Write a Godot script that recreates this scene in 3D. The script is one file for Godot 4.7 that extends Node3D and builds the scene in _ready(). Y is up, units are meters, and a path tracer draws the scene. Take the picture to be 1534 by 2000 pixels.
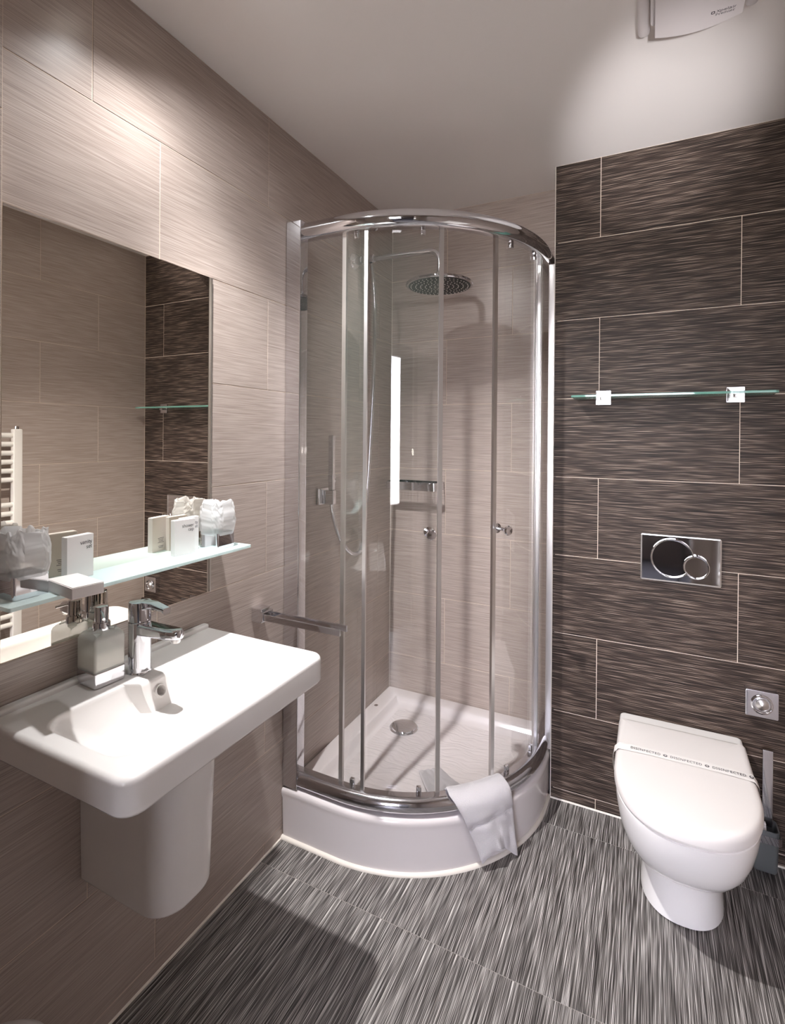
extends Node3D
# A tiled hotel bathroom. Left wall is the plane x = 0, the shower's rear wall z = 0, floor y = 0; metres.

const H := 2.4384          # ceiling height
const W := 1.558           # width, left wall to right wall
const ZD := 0.1905         # face of the dark boxed-out wall
const XD := 0.7976         # its free vertical edge
const ZF := 2.62           # wall with the doorway, behind the camera
const TL := 0.6045         # tile length with joint
const TH := 0.30           # tile course
const J1 := 2.1413         # first joint below the ceiling
const GAP := 0.0022

var M := {}
var cache := {}
var taken := {}
var rng := RandomNumberGenerator.new()


# ---------------------------------------------------------------- mesh builder
class MB:
	var v := PackedVector3Array()
	var uv := PackedVector2Array()
	var t := PackedInt32Array()

	func add(p: Vector3, u := Vector2.ZERO) -> int:
		v.append(p)
		uv.append(u)
		return v.size() - 1

	func tri(a: int, b: int, c: int) -> void:
		t.append(a)
		t.append(b)
		t.append(c)

	func quad(a: int, b: int, c: int, d: int) -> void:
		tri(a, b, c)
		tri(a, c, d)

	# rings of equal length; joined one to the next
	func loft(rings: Array, closed := true, cap0 := true, cap1 := true) -> void:
		var n: int = rings[0].size()
		var first := v.size()
		for k in rings.size():
			var r: PackedVector3Array = rings[k]
			for i in n:
				add(r[i], Vector2(float(i) / n, float(k) / maxi(1, rings.size() - 1)))
		for k in rings.size() - 1:
			for i in (n if closed else n - 1):
				var j := (i + 1) % n
				var a := first + k * n
				quad(a + i, a + j, a + n + j, a + n + i)
		if cap0:
			cap(rings[0], true)
		if cap1:
			cap(rings[rings.size() - 1], false)

	func cap(r: PackedVector3Array, flip: bool) -> void:
		var c := Vector3.ZERO
		for p in r:
			c += p
		var m := add(c / r.size())
		var f := v.size()
		for p in r:
			add(p)
		for i in r.size():
			var j := (i + 1) % r.size()
			if flip:
				tri(m, f + j, f + i)
			else:
				tri(m, f + i, f + j)

	# earcut cap for outlines that are not star shaped
	func grid(pts: Array, nu: int, nv: int) -> void:
		var f := v.size()
		for j in nv:
			for i in nu:
				add(pts[j * nu + i], Vector2(float(i) / (nu - 1), float(j) / (nv - 1)))
		for j in nv - 1:
			for i in nu - 1:
				var a := f + j * nu + i
				quad(a, a + 1, a + nu + 1, a + nu)

	func mesh(crease := 38.0) -> ArrayMesh:
		var nt := t.size() / 3
		var vol := 0.0
		for k in nt:
			vol += v[t[k * 3]].dot(v[t[k * 3 + 1]].cross(v[t[k * 3 + 2]]))
		var fn := PackedVector3Array()
		fn.resize(nt)
		var at := {}
		var key := []
		key.resize(v.size())
		for i in v.size():
			key[i] = Vector3i((v[i] * 50000.0).round())
		var s := 1.0 if vol >= 0.0 else -1.0
		for k in nt:
			var a := v[t[k * 3]]
			fn[k] = (v[t[k * 3 + 1]] - a).cross(v[t[k * 3 + 2]] - a) * s
			for c in 3:
				var q: Vector3i = key[t[k * 3 + c]]
				if not at.has(q):
					at[q] = PackedInt32Array()
				at[q].append(k)
		var lim := cos(deg_to_rad(crease))
		var pv := PackedVector3Array()
		var pn := PackedVector3Array()
		var pu := PackedVector2Array()
		var order := [0, 2, 1] if s > 0.0 else [0, 1, 2]
		for k in nt:
			if fn[k].length_squared() < 1e-22:
				continue
			var me := fn[k].normalized()
			for c in order:
				var i := t[k * 3 + c]
				var n := Vector3.ZERO
				for o in at[key[i]]:
					var f := fn[o]
					if f.length_squared() > 1e-22 and f.normalized().dot(me) >= lim:
						n += f
				pv.append(v[i])
				pn.append(n.normalized() if n.length_squared() > 1e-24 else me)
				pu.append(uv[i])
		var arr := []
		arr.resize(Mesh.ARRAY_MAX)
		arr[Mesh.ARRAY_VERTEX] = pv
		arr[Mesh.ARRAY_NORMAL] = pn
		arr[Mesh.ARRAY_TEX_UV] = pu
		var m := ArrayMesh.new()
		m.add_surface_from_arrays(Mesh.PRIMITIVE_TRIANGLES, arr)
		return m


# ---------------------------------------------------------------- outlines and solids
func rrect(w: float, d: float, r: float, seg := 5, at := Vector2.ZERO) -> PackedVector2Array:
	var o := PackedVector2Array()
	r = minf(r, minf(w, d) * 0.4999)
	var cs := [Vector2(w / 2 - r, d / 2 - r), Vector2(-w / 2 + r, d / 2 - r), Vector2(-w / 2 + r, -d / 2 + r), Vector2(w / 2 - r, -d / 2 + r)]
	for q in 4:
		for i in seg + 1:
			var a := PI / 2 * (q + float(i) / seg)
			o.append(at + cs[q] + Vector2(cos(a), sin(a)) * r)
	return o


func circle(r: float, n := 32, at := Vector2.ZERO) -> PackedVector2Array:
	var o := PackedVector2Array()
	for i in n:
		o.append(at + Vector2(cos(TAU * i / n), sin(TAU * i / n)) * r)
	return o


func inset(o: PackedVector2Array, d: float) -> PackedVector2Array:
	if d == 0.0:
		return o
	var area := 0.0
	var n := o.size()
	for i in n:
		area += o[i].cross(o[(i + 1) % n])
	var s := 1.0 if area > 0 else -1.0
	var out := PackedVector2Array()
	for i in n:
		var a := (o[i] - o[(i + n - 1) % n])
		var b := (o[(i + 1) % n] - o[i])
		if a.length() < 1e-7: a = b
		if b.length() < 1e-7: b = a
		a = a.normalized()
		b = b.normalized()
		var na := Vector2(-a.y, a.x) * s
		var nb := Vector2(-b.y, b.x) * s
		var m := (na + nb).normalized()
		out.append(o[i] + m * d / maxf(0.35, m.dot(na)))
	return out


func shrink(o: PackedVector2Array, k: float, c: Vector2) -> PackedVector2Array:
	var r := PackedVector2Array()
	for p in o:
		r.append(c + (p - c) * k)
	return r


func lift(o: PackedVector2Array, y: float, xf := Transform3D.IDENTITY) -> PackedVector3Array:
	var r := PackedVector3Array()
	for p in o:
		r.append(xf * Vector3(p.x, y, p.y))
	return r


# an outline raised from y0 to y1 with edges rounded by r
func prism(b: MB, o: PackedVector2Array, y0: float, y1: float, r := 0.002, seg := 3, xf := Transform3D.IDENTITY) -> void:
	var rings := []
	if r <= 0.0:
		rings = [lift(o, y0, xf), lift(o, y1, xf)]
	else:
		for i in seg + 1:
			var a := PI / 2 * i / seg
			rings.append(lift(inset(o, r * (1 - sin(a))), y0 + r * (1 - cos(a)), xf))
		for i in seg + 1:
			var a := PI / 2 * i / seg
			rings.append(lift(inset(o, r * (1 - cos(a))), y1 - r * (1 - sin(a)), xf))
	b.loft(rings)


func box(b: MB, lo: Vector3, hi: Vector3, r := 0.002, rc := -1.0) -> void:
	var s := hi - lo
	var c := (lo + hi) / 2
	prism(b, rrect(s.x, s.z, rc if rc > 0 else maxf(r, 0.0003), 3 if rc > 0 else 2), -s.y / 2, s.y / 2, r, 2, Transform3D(Basis(), c))


func boxm(lo: Vector3, hi: Vector3, r := 0.002, rc := -1.0) -> ArrayMesh:
	var b := MB.new()
	box(b, lo, hi, r, rc)
	return b.mesh()


func lathe(b: MB, prof: Array, n := 40, xf := Transform3D.IDENTITY) -> void:
	var rings := []
	for p in prof:
		rings.append(lift(circle(maxf(p[0], 0.00005), n), p[1], xf))
	b.loft(rings)


func smooth_path(pts: Array, per := 8) -> PackedVector3Array:
	var o := PackedVector3Array()
	var n := pts.size()
	for i in n - 1:
		for k in per:
			o.append((pts[i] as Vector3).cubic_interpolate(pts[i + 1], pts[maxi(i - 1, 0)], pts[mini(i + 2, n - 1)], float(k) / per))
	o.append(pts[n - 1])
	return o


func tube(b: MB, path: PackedVector3Array, r: float, n := 12) -> void:
	var rings := []
	var up := Vector3.UP
	for i in path.size():
		var d := (path[mini(i + 1, path.size() - 1)] - path[maxi(i - 1, 0)]).normalized()
		if i == 0 and absf(d.dot(up)) > 0.9:
			up = Vector3.RIGHT
		var s := d.cross(up).normalized()
		up = s.cross(d).normalized()
		var ring := PackedVector3Array()
		for k in n:
			ring.append(path[i] + (s * cos(TAU * k / n) + up * sin(TAU * k / n)) * r)
		rings.append(ring)
	b.loft(rings)


func tubem(path: PackedVector3Array, r: float, n := 12) -> ArrayMesh:
	var b := MB.new()
	tube(b, path, r, n)
	return b.mesh()


func axes(to: Vector3, at := Vector3.ZERO) -> Transform3D:   # local y turned towards «to»
	var y := to.normalized()
	var x := y.cross(Vector3(0.13, 0.2, 0.97)).normalized() if absf(y.z) < 0.9 else Vector3.UP.cross(y).normalized()
	return Transform3D(Basis(x, y, x.cross(y)), at)


# ---------------------------------------------------------------- nodes
func numbered(called: String) -> String:
	taken[called] = taken.get(called, -1) + 1
	return called if taken[called] == 0 else "%s_%03d" % [called, taken[called]]


func part(called: String, mesh: Mesh, m: Material, parent: Node3D, xf := Transform3D.IDENTITY, label := "") -> MeshInstance3D:
	var o := MeshInstance3D.new()
	o.name = called
	o.mesh = mesh
	o.material_override = m
	o.transform = xf
	o.cast_shadow = GeometryInstance3D.SHADOW_CASTING_SETTING_ON
	parent.add_child(o, true)
	if label:
		o.set_meta("label", label)
	return o


func thing(called: String, label: String, category: String, at := Vector3.ZERO, group := "") -> Node3D:
	var o := Node3D.new()
	o.name = numbered(called)
	o.position = at
	add_child(o)
	o.set_meta("label", label)
	o.set_meta("category", category)
	if group:
		o.set_meta("group", group)
	return o


func setting(called: String, label: String, category: String) -> Node3D:
	var o := thing(called, label, category)
	o.set_meta("kind", "structure")
	return o


func text(called: String, words: String, high: float, xf: Transform3D, m: Material, parent: Node3D, font := "Droid Sans", align := HORIZONTAL_ALIGNMENT_CENTER, stretch := 1.0) -> void:
	var f := SystemFont.new()
	f.font_names = PackedStringArray([font])
	var t := TextMesh.new()
	t.font = f
	t.text = words
	t.font_size = 48
	t.pixel_size = high / 48.0
	t.depth = 0.0003
	t.curve_step = 2.0
	t.horizontal_alignment = align
	part(called, t, m, parent, xf * Transform3D(Basis.from_scale(Vector3(stretch, 1, 1)), Vector3.ZERO))


# ---------------------------------------------------------------- materials
func std(called: String, c: Color, rough: float, metal := 0.0) -> StandardMaterial3D:
	var m := StandardMaterial3D.new()
	m.resource_name = called
	m.albedo_color = c
	m.roughness = rough
	m.metallic = metal
	M[called] = m
	return m


func noise(seed_: int, freq: float, oct := 3) -> FastNoiseLite:
	var n := FastNoiseLite.new()
	n.seed = seed_
	n.frequency = freq
	n.noise_type = FastNoiseLite.TYPE_SIMPLEX_SMOOTH
	n.fractal_octaves = oct
	return n


# brushed streaks of a printed porcelain tile; the picture covers 1.2 m x 0.6 m
func streaks(called: String, wide: int, high: int, seed_: int, ramp: Array, stretch: float, fine: float, relief: float, rough: float, power: float, nlow := 0.12) -> void:
	var n1 := noise(seed_, 1.0, 1)
	var n2 := noise(seed_ + 7, 1.0, 1)
	var n3 := noise(seed_ + 13, 1.0, 1)
	var px := PackedByteArray()
	px.resize(wide * high * 3)
	var hx := PackedByteArray()
	hx.resize(wide * high)
	var k := 0
	var kh := 0
	var fx := 1.2 / wide
	var fy := 0.6 / high
	for j in high:
		var y := j * fy
		for i in wide:
			var x := i * fx
			var a := n1.get_noise_2d(x * fine / stretch, y * fine) * 0.55 + n2.get_noise_2d(x * fine * 2.3 / stretch, y * fine * 2.1) * 0.35 + n3.get_noise_2d(x * fine * 0.4 / stretch, y * fine * 0.22) * nlow
			var h := clampf(a * 0.9 + 0.5, 0.0, 1.0)
			var q := pow(h, power) * (ramp.size() - 1)
			var lo := mini(int(q), ramp.size() - 2)
			var c: Color = ramp[lo].lerp(ramp[lo + 1], q - lo)
			px[k] = int(c.r * 255.0)
			px[k + 1] = int(c.g * 255.0)
			px[k + 2] = int(c.b * 255.0)
			k += 3
			hx[kh] = int(h * 255.0)
			kh += 1
	var m := std(called, Color.WHITE, rough)
	m.albedo_texture = ImageTexture.create_from_image(Image.create_from_data(wide, high, false, Image.FORMAT_RGB8, px))
	if relief > 0.0:
		m.heightmap_enabled = true
		m.heightmap_scale = relief
		m.heightmap_texture = ImageTexture.create_from_image(Image.create_from_data(wide, high, false, Image.FORMAT_L8, hx))


func bumpy(m: StandardMaterial3D, seed_: int, freq: float, cells: float, relief: float) -> void:
	var t := NoiseTexture2D.new()
	t.width = 512
	t.height = 512
	t.seamless = true
	t.noise = noise(seed_, freq, 3)
	m.uv1_triplanar = true
	m.uv1_scale = Vector3.ONE * cells
	m.heightmap_enabled = true
	m.heightmap_scale = relief
	m.heightmap_texture = t


func glass(called: String, c: Color) -> StandardMaterial3D:
	var m := std(called, c, 0.02)
	m.transparency = BaseMaterial3D.TRANSPARENCY_ALPHA
	return m


func make_materials() -> void:
	streaks("beige", 1536, 1024, 11, [Color8(152, 137, 128), Color8(174, 159, 150), Color8(184, 170, 161), Color8(202, 190, 182)], 130.0, 600.0, 0.0, 0.30, 1.0)
	streaks("dark", 2048, 1024, 29, [Color8(20, 16, 14), Color8(40, 32, 28), Color8(62, 50, 44), Color8(102, 87, 77), Color8(172, 155, 142)], 110.0, 520.0, 0.0, 0.52, 1.2)
	M.dark.metallic_specular = 0.35
	streaks("slate", 2048, 1024, 41, [Color8(26, 24, 23), Color8(58, 54, 52), Color8(106, 101, 98), Color8(164, 159, 155), Color8(224, 220, 215)], 120.0, 520.0, 0.0, 0.42, 1.05)
	M.slate.metallic_specular = 0.4
	std("grout", Color8(224, 208, 192), 0.9)
	std("floor_grout", Color8(150, 143, 138), 0.9)
	std("silicone", Color8(232, 224, 214), 0.45)
	std("ceiling", Color8(240, 233, 229), 0.75)
	std("plaster", Color8(196, 184, 172), 0.85)
	std("carpet", Color8(34, 29, 29), 0.95)
	std("bedroom_paint", Color8(104, 95, 92), 0.9)
	std("chrome", Color8(226, 226, 230), 0.05, 1.0)
	std("satin", Color8(225, 222, 220), 0.30, 1.0)
	var st := std("wet_chrome", Color8(205, 203, 207), 0.13, 1.0)
	bumpy(st, 8, 0.03, 5.0, 0.01)
	std("mirror", Color8(236, 230, 220), 0.0, 1.0)
	std("ceramic", Color8(240, 236, 233), 0.09)
	std("acrylic", Color8(226, 218, 217), 0.13)
	var ra := std("ribbed_acrylic", Color8(226, 218, 217), 0.2)
	var rn := noise(77, 1.0, 2)
	var ri := Image.create(512, 512, false, Image.FORMAT_L8)
	for j in 512:
		for i in 512:
			var f := rn.get_noise_2d(i * 0.012, j * 0.085 + 1.5 * rn.get_noise_2d(i * 0.01 + 50.0, j * 0.01))
			ri.set_pixel(i, j, Color(0.5 + f, 0.5 + f, 0.5 + f))
	ra.heightmap_enabled = true
	ra.heightmap_scale = 0.12
	ra.heightmap_texture = ImageTexture.create_from_image(ri)
	std("plastic", Color8(232, 226, 222), 0.28)
	std("fan_plastic", Color8(214, 206, 205), 0.4)
	std("card", Color8(238, 232, 230), 0.6)
	std("paper", Color8(236, 231, 227), 0.7)
	std("ink", Color8(70, 66, 70), 0.7)
	std("black", Color8(20, 19, 20), 0.4)
	std("rubber", Color8(60, 62, 60), 0.5)
	std("radiator_enamel", Color8(236, 232, 226), 0.25)
	std("bin_plastic", Color8(238, 235, 234), 0.25)
	glass("pane", Color(0.75, 0.85, 0.80, 0.012))
	var fs := std("frosted", Color(0.86, 0.94, 0.935, 0.66), 0.42)
	fs.transparency = BaseMaterial3D.TRANSPARENCY_ALPHA
	glass("green_glass", Color(0.50, 0.72, 0.66, 0.55))
	var fb := std("frosted_bottle", Color(0.90, 0.90, 0.88, 0.46), 0.4)
	fb.transparency = BaseMaterial3D.TRANSPARENCY_ALPHA
	std("soap", Color8(238, 234, 222), 0.35)
	var bg := std("bag", Color(0.95, 0.95, 0.95, 0.55), 0.28)
	bg.transparency = BaseMaterial3D.TRANSPARENCY_ALPHA
	var sl := std("seal", Color(0.80, 0.79, 0.76, 0.6), 0.3)
	sl.transparency = BaseMaterial3D.TRANSPARENCY_ALPHA
	var dg := std("smoked_glass", Color(0.42, 0.43, 0.43, 0.65), 0.35)
	dg.transparency = BaseMaterial3D.TRANSPARENCY_ALPHA
	var tw := std("terry", Color8(232, 226, 228), 0.95)
	bumpy(tw, 5, 0.11, 9.0, 0.5)
	tw.rim_enabled = true
	tw.rim = 0.4
	var lamp := std("lamp_face", Color8(255, 250, 240), 0.5)
	lamp.emission_enabled = true
	lamp.emission = Color8(255, 246, 232)
	lamp.emission_energy_multiplier = 6.0


# ---------------------------------------------------------------- tiles
func tile_mesh(w: float, h: float, variant: int) -> ArrayMesh:
	var key := "%d_%d_%d" % [roundi(w * 2000), roundi(h * 2000), variant]
	if cache.has(key):
		return cache[key]
	var r := RandomNumberGenerator.new()
	r.seed = 100 + variant
	var u0 := r.randf() * 0.58
	var v0 := r.randf() * 0.28
	var b := MB.new()
	var c := 0.0007
	var lv := [[0.0, -0.008], [0.0, -c], [c, 0.0]]
	var id := []
	for l in lv:
		var x0: float = -w / 2 + l[0]
		var y0: float = -h / 2 + l[0]
		for q in [[x0, y0], [-x0, y0], [-x0, -y0], [x0, -y0]]:
			id.append(b.add(Vector3(q[0], q[1], l[1]), Vector2((q[0] + w / 2 + u0) / 1.2, (q[1] + h / 2 + v0) / 0.6)))
	for k in 2:
		for i in 4:
			var j := (i + 1) % 4
			b.quad(id[k * 4 + i], id[k * 4 + j], id[k * 4 + 4 + j], id[k * 4 + 4 + i])
	b.quad(id[8], id[9], id[10], id[11])
	b.quad(id[3], id[2], id[1], id[0])
	var m := b.mesh(20.0)
	cache[key] = m
	return m


# cuts [a, b] at the given joints
func cuts(a: float, b: float, joint: float, step: float) -> Array:
	var o := []
	var p := joint - ceilf((joint - a) / step) * step
	while p < b - 1e-4:
		var lo := maxf(p, a)
		var hi := minf(p + step, b)
		if hi - lo > 0.006:
			o.append([lo, hi])
		p += step
	return o


# basis maps the wall's own plane (x along, y up) into the room
func tile_wall(root: Node3D, basis: Basis, origin: Vector3, a: float, b: float, even: float, odd: float, m: Material, sign_: float, holes := []) -> void:
	var course := 0
	var top := H
	while top > 0.002:
		var low := maxf(0.0, J1 - TH * course)
		for c in cuts(a, b, even if course % 2 == 0 else odd, TL):
			var mid: float = (c[0] + c[1]) / 2
			var skip := false
			for hole in holes:
				if mid > hole[0] and mid < hole[1] and (top + low) / 2 > hole[2] and (top + low) / 2 < hole[3]:
					skip = true
			if not skip:
				part("tile", tile_mesh(c[1] - c[0] - GAP, top - low - GAP, rng.randi() % 6), m, root, Transform3D(basis, origin + basis.x * mid * sign_ + Vector3(0, (top + low) / 2, 0)))
		top = low
		course += 1


# ---------------------------------------------------------------- shower geometry
const RC := Vector2(0.215, 0.25)
const RR := 0.575
const L1 := 0.215
const L2 := 0.9032


func ring(s: float, off: float) -> Vector2:     # plan of the quadrant, s metres along it, off metres inside its outer line
	if s < L1:
		return Vector2(s, RC.y + RR - off)
	if s < L1 + L2:
		var a := (s - L1) / RR
		return RC + Vector2(sin(a), cos(a)) * (RR - off)
	return Vector2(RC.x + RR - off, RC.y - (s - L1 - L2))


func along(s0: float, s1: float, step := 0.02) -> Array:
	var n := maxi(1, ceili((s1 - s0) / step))
	var o := []
	for i in n + 1:
		o.append(lerpf(s0, s1, float(i) / n))
	return o


func sweep(prof: Array, s0: float, s1: float) -> ArrayMesh:     # profile of [off, y] carried along the quadrant
	var b := MB.new()
	var rings := []
	for s in along(s0, s1, 0.012):
		var r := PackedVector3Array()
		for p in prof:
			var q := ring(s, p[0])
			r.append(Vector3(q.x, p[1], q.y))
		rings.append(r)
	b.loft(rings)
	return b.mesh()


func half_round(y0: float, y1: float, inner: float) -> Array:
	var c := (y0 + y1) / 2
	var r := (y1 - y0) / 2
	var o := [[inner, y0 + 0.003], [inner - 0.003, y0]]
	for i in 13:
		var a := -PI / 2 + PI * i / 12
		o.append([0.026 - cos(a) * 0.026, c + sin(a) * r])
	o.append([inner - 0.003, y1])
	o.append([inner, y1 - 0.003])
	return o


# ---------------------------------------------------------------- build
func _ready() -> void:
	rng.seed = 4
	# camera: level, its lens shifted down
	var cam := Camera3D.new()
	cam.name = "camera"
	cam.near = 0.05
	cam.far = 60.0
	cam.projection = Camera3D.PROJECTION_FRUSTUM
	cam.size = 2000.0 / 1017.317 * 0.05
	cam.frustum_offset = Vector2(0, -(1000.0 - 855.53) / 1017.317 * 0.05)
	cam.position = Vector3(1.1319, 1.3919, 2.2726)
	cam.rotation = Vector3(-0.003117, 0.459314, 0.008018)
	add_child(cam)
	cam.current = true

	# daylight outside the bedroom window
	var env := Environment.new()
	env.background_mode = Environment.BG_SKY
	var sky := Sky.new()
	var sm := ProceduralSkyMaterial.new()
	sm.sky_top_color = Color(0.78, 0.79, 0.86)
	sm.sky_horizon_color = Color(0.91, 0.90, 0.93)
	sm.ground_bottom_color = Color(0.77, 0.76, 0.76)
	sm.ground_horizon_color = Color(0.91, 0.90, 0.91)
	sm.energy_multiplier = 16.0
	sky.sky_material = sm
	env.sky = sky
	env.tonemap_mode = Environment.TONE_MAPPER_LINEAR
	env.tonemap_exposure = 1.95
	env.sdfgi_enabled = true
	env.ssao_enabled = true
	env.ssil_enabled = true
	var we := WorldEnvironment.new()
	we.name = "environment"
	we.environment = env
	add_child(we)

	make_materials()
	build_shell()
	build_lamps()
	build_shower()
	build_basin()
	build_mirror_shelf()
	build_toilet_side()
	build_fan()
	build_right_wall_things()
	build_towel()


# ---------------------------------------------------------------- room
func build_shell() -> void:
	var BX := Basis(Vector3(0, 0, -1), Vector3(0, 1, 0), Vector3(1, 0, 0))
	var wl := setting("wall_left", "beige streaked tile wall behind the basin and mirror", "wall")
	part("grout", boxm(Vector3(-0.15, -0.05, -0.15), Vector3(-0.0012, H + 0.1, ZF + 0.1), 0.0), M.grout, wl)
	tile_wall(wl, BX, Vector3.ZERO, 0.0, ZF, 0.9174, 0.7355, M.beige, -1.0)
	var wp := setting("wall_return", "beige tile facing standing proud of the wall beside the mirror", "wall")
	part("grout", boxm(Vector3(-0.001, 0.0, 1.7085), Vector3(0.0108, H, ZF), 0.0), M.grout, wp)
	for yy in [[0.0, 0.15], [0.15, 0.45], [0.45, 0.75], [0.75, 1.05], [1.05, 1.35], [1.35, 1.6], [1.6, 2.015], [2.015, H]]:
		for c in cuts(1.7085, ZF, 1.7085, TL):
			part("tile", tile_mesh(c[1] - c[0] - GAP, yy[1] - yy[0] - GAP, rng.randi() % 6), M.beige, wp, Transform3D(BX, Vector3(0.012, (yy[0] + yy[1]) / 2, (c[0] + c[1]) / 2)))

	var wb := setting("wall_back", "beige streaked tile wall at the rear of the shower", "wall")
	part("grout", boxm(Vector3(-0.1, -0.05, -0.15), Vector3(XD + 0.02, H + 0.1, -0.0012), 0.0), M.grout, wb)
	tile_wall(wb, Basis(), Vector3.ZERO, 0.0, XD, 0.284, 0.588, M.beige, 1.0)

	var wd := setting("wall_dark", "dark brown streaked tile wall behind the toilet", "wall")
	part("grout", boxm(Vector3(XD + 0.009, -0.05, -0.1), Vector3(W + 0.1, H + 0.1, ZD - 0.0012), 0.0), M.grout, wd)
	tile_wall(wd, Basis(), Vector3(0, 0, ZD), XD, W, 0.96, 1.4018, M.dark, 1.0)
	var wn := setting("wall_niche", "beige tile side of the boxed-out wall inside the shower", "wall")
	tile_wall(wn, Basis(Vector3(0, 0, 1), Vector3(0, 1, 0), Vector3(-1, 0, 0)), Vector3(XD + 0.0005, 0, 0), 0.0, ZD - 0.004, 0.0, 0.0, M.beige, 1.0)

	var wr := setting("wall_right", "beige streaked tile wall that carries the towel radiator", "wall")
	part("grout", boxm(Vector3(W + 0.0012, -0.05, ZD - 0.1), Vector3(W + 0.15, H + 0.1, ZF + 0.1), 0.0), M.grout, wr)
	tile_wall(wr, Basis(Vector3(0, 0, 1), Vector3(0, 1, 0), Vector3(-1, 0, 0)), Vector3(W, 0, 0), ZD, ZF, 0.776, 0.478, M.beige, 1.0)

	var wf := setting("wall_front", "painted wall with an open doorway opposite the toilet wall", "wall")
	part("panel", boxm(Vector3(-0.1, -0.05, ZF), Vector3(0.66, H + 0.1, ZF + 0.12), 0.0), M.plaster, wf)
	part("panel", boxm(Vector3(1.42, -0.05, ZF), Vector3(W + 0.1, H + 0.1, ZF + 0.12), 0.0), M.plaster, wf)
	part("panel", boxm(Vector3(0.66, 2.06, ZF), Vector3(1.42, H + 0.1, ZF + 0.12), 0.0), M.plaster, wf)

	var fl := setting("floor", "dark streaked floor tiles with fine pale joints", "floor")
	part("grout", boxm(Vector3(-0.15, -0.15, -0.15), Vector3(W + 0.15, -0.0008, ZF + 0.12), 0.0), M.floor_grout, fl)
	var BF := Basis(Vector3(0, 0, -1), Vector3(-1, 0, 0), Vector3(0, 1, 0))
	for cz in cuts(0.0, ZF + 0.12, 0.338, 0.6):
		for cx in cuts(0.0, W, 0.97, 0.3):
			if cz[1] < 0.35 and cx[1] < 0.72:
				continue        # under the shower tray
			part("tile", tile_mesh(cz[1] - cz[0] - 0.0018, cx[1] - cx[0] - 0.0012, rng.randi() % 6), M.slate, fl, Transform3D(BF, Vector3((cx[0] + cx[1]) / 2, 0, (cz[0] + cz[1]) / 2)))

	var ce := setting("ceiling", "smooth off-white painted ceiling", "ceiling")
	part("slab", boxm(Vector3(-0.15, H, -0.15), Vector3(W + 0.15, H + 0.15, ZF + 0.12), 0.0), M.ceiling, ce)

	# white sealant where walls meet the floor and each other
	var tr := setting("trim_1", "white sealant bead along the foot of the walls", "sealant")
	part("bead", tubem(PackedVector3Array([Vector3(0.001, 0.001, 0.83), Vector3(0.001, 0.001, ZF)]), 0.004, 8), M.silicone, tr)
	part("bead", tubem(PackedVector3Array([Vector3(XD, 0.001, ZD + 0.001), Vector3(W, 0.001, ZD + 0.001)]), 0.004, 8), M.silicone, tr)
	part("bead", tubem(PackedVector3Array([Vector3(XD - 0.0005, 0.0, ZD), Vector3(XD - 0.0005, H, ZD)]), 0.0016, 8), M.silicone, tr)
	part("bead", tubem(PackedVector3Array([Vector3(0.0005, 0.18, 0.0005), Vector3(0.0005, H, 0.0005)]), 0.0016, 8), M.silicone, tr)

	# bedroom beyond the doorway, seen only in reflections
	var bd := setting("wall_bedroom", "plain bedroom walls and window beyond the doorway", "wall")
	var z0 := ZF + 0.12
	var z1 := ZF + 2.2
	part("floor_slab", boxm(Vector3(-1.2, -0.15, z0), Vector3(2.6, -0.002, z1), 0.0), M.carpet, bd)
	part("ceiling_slab", boxm(Vector3(-1.2, H, z0), Vector3(2.6, H + 0.15, z1), 0.0), M.bedroom_paint, bd)
	part("side_panel", boxm(Vector3(-1.3, -0.1, z0 - 0.12), Vector3(-1.2, H + 0.1, z1), 0.0), M.bedroom_paint, bd)
	part("side_panel", boxm(Vector3(2.6, -0.1, z0 - 0.12), Vector3(2.7, H + 0.1, z1), 0.0), M.bedroom_paint, bd)
	part("near_panel", boxm(Vector3(-1.3, -0.1, z0 - 0.12), Vector3(-0.1, H + 0.1, z0), 0.0), M.bedroom_paint, bd)
	part("near_panel", boxm(Vector3(W + 0.1, -0.1, z0 - 0.12), Vector3(2.7, H + 0.1, z0), 0.0), M.bedroom_paint, bd)
	part("far_panel", boxm(Vector3(-1.3, -0.1, z1), Vector3(0.3, H + 0.1, z1 + 0.1), 0.0), M.bedroom_paint, bd)
	part("far_panel", boxm(Vector3(1.6, -0.1, z1), Vector3(2.7, H + 0.1, z1 + 0.1), 0.0), M.bedroom_paint, bd)
	part("far_panel", boxm(Vector3(0.3, -0.1, z1), Vector3(1.6, 0.62, z1 + 0.1), 0.0), M.bedroom_paint, bd)
	part("far_panel", boxm(Vector3(0.3, 2.3, z1), Vector3(1.6, H + 0.1, z1 + 0.1), 0.0), M.bedroom_paint, bd)


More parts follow.
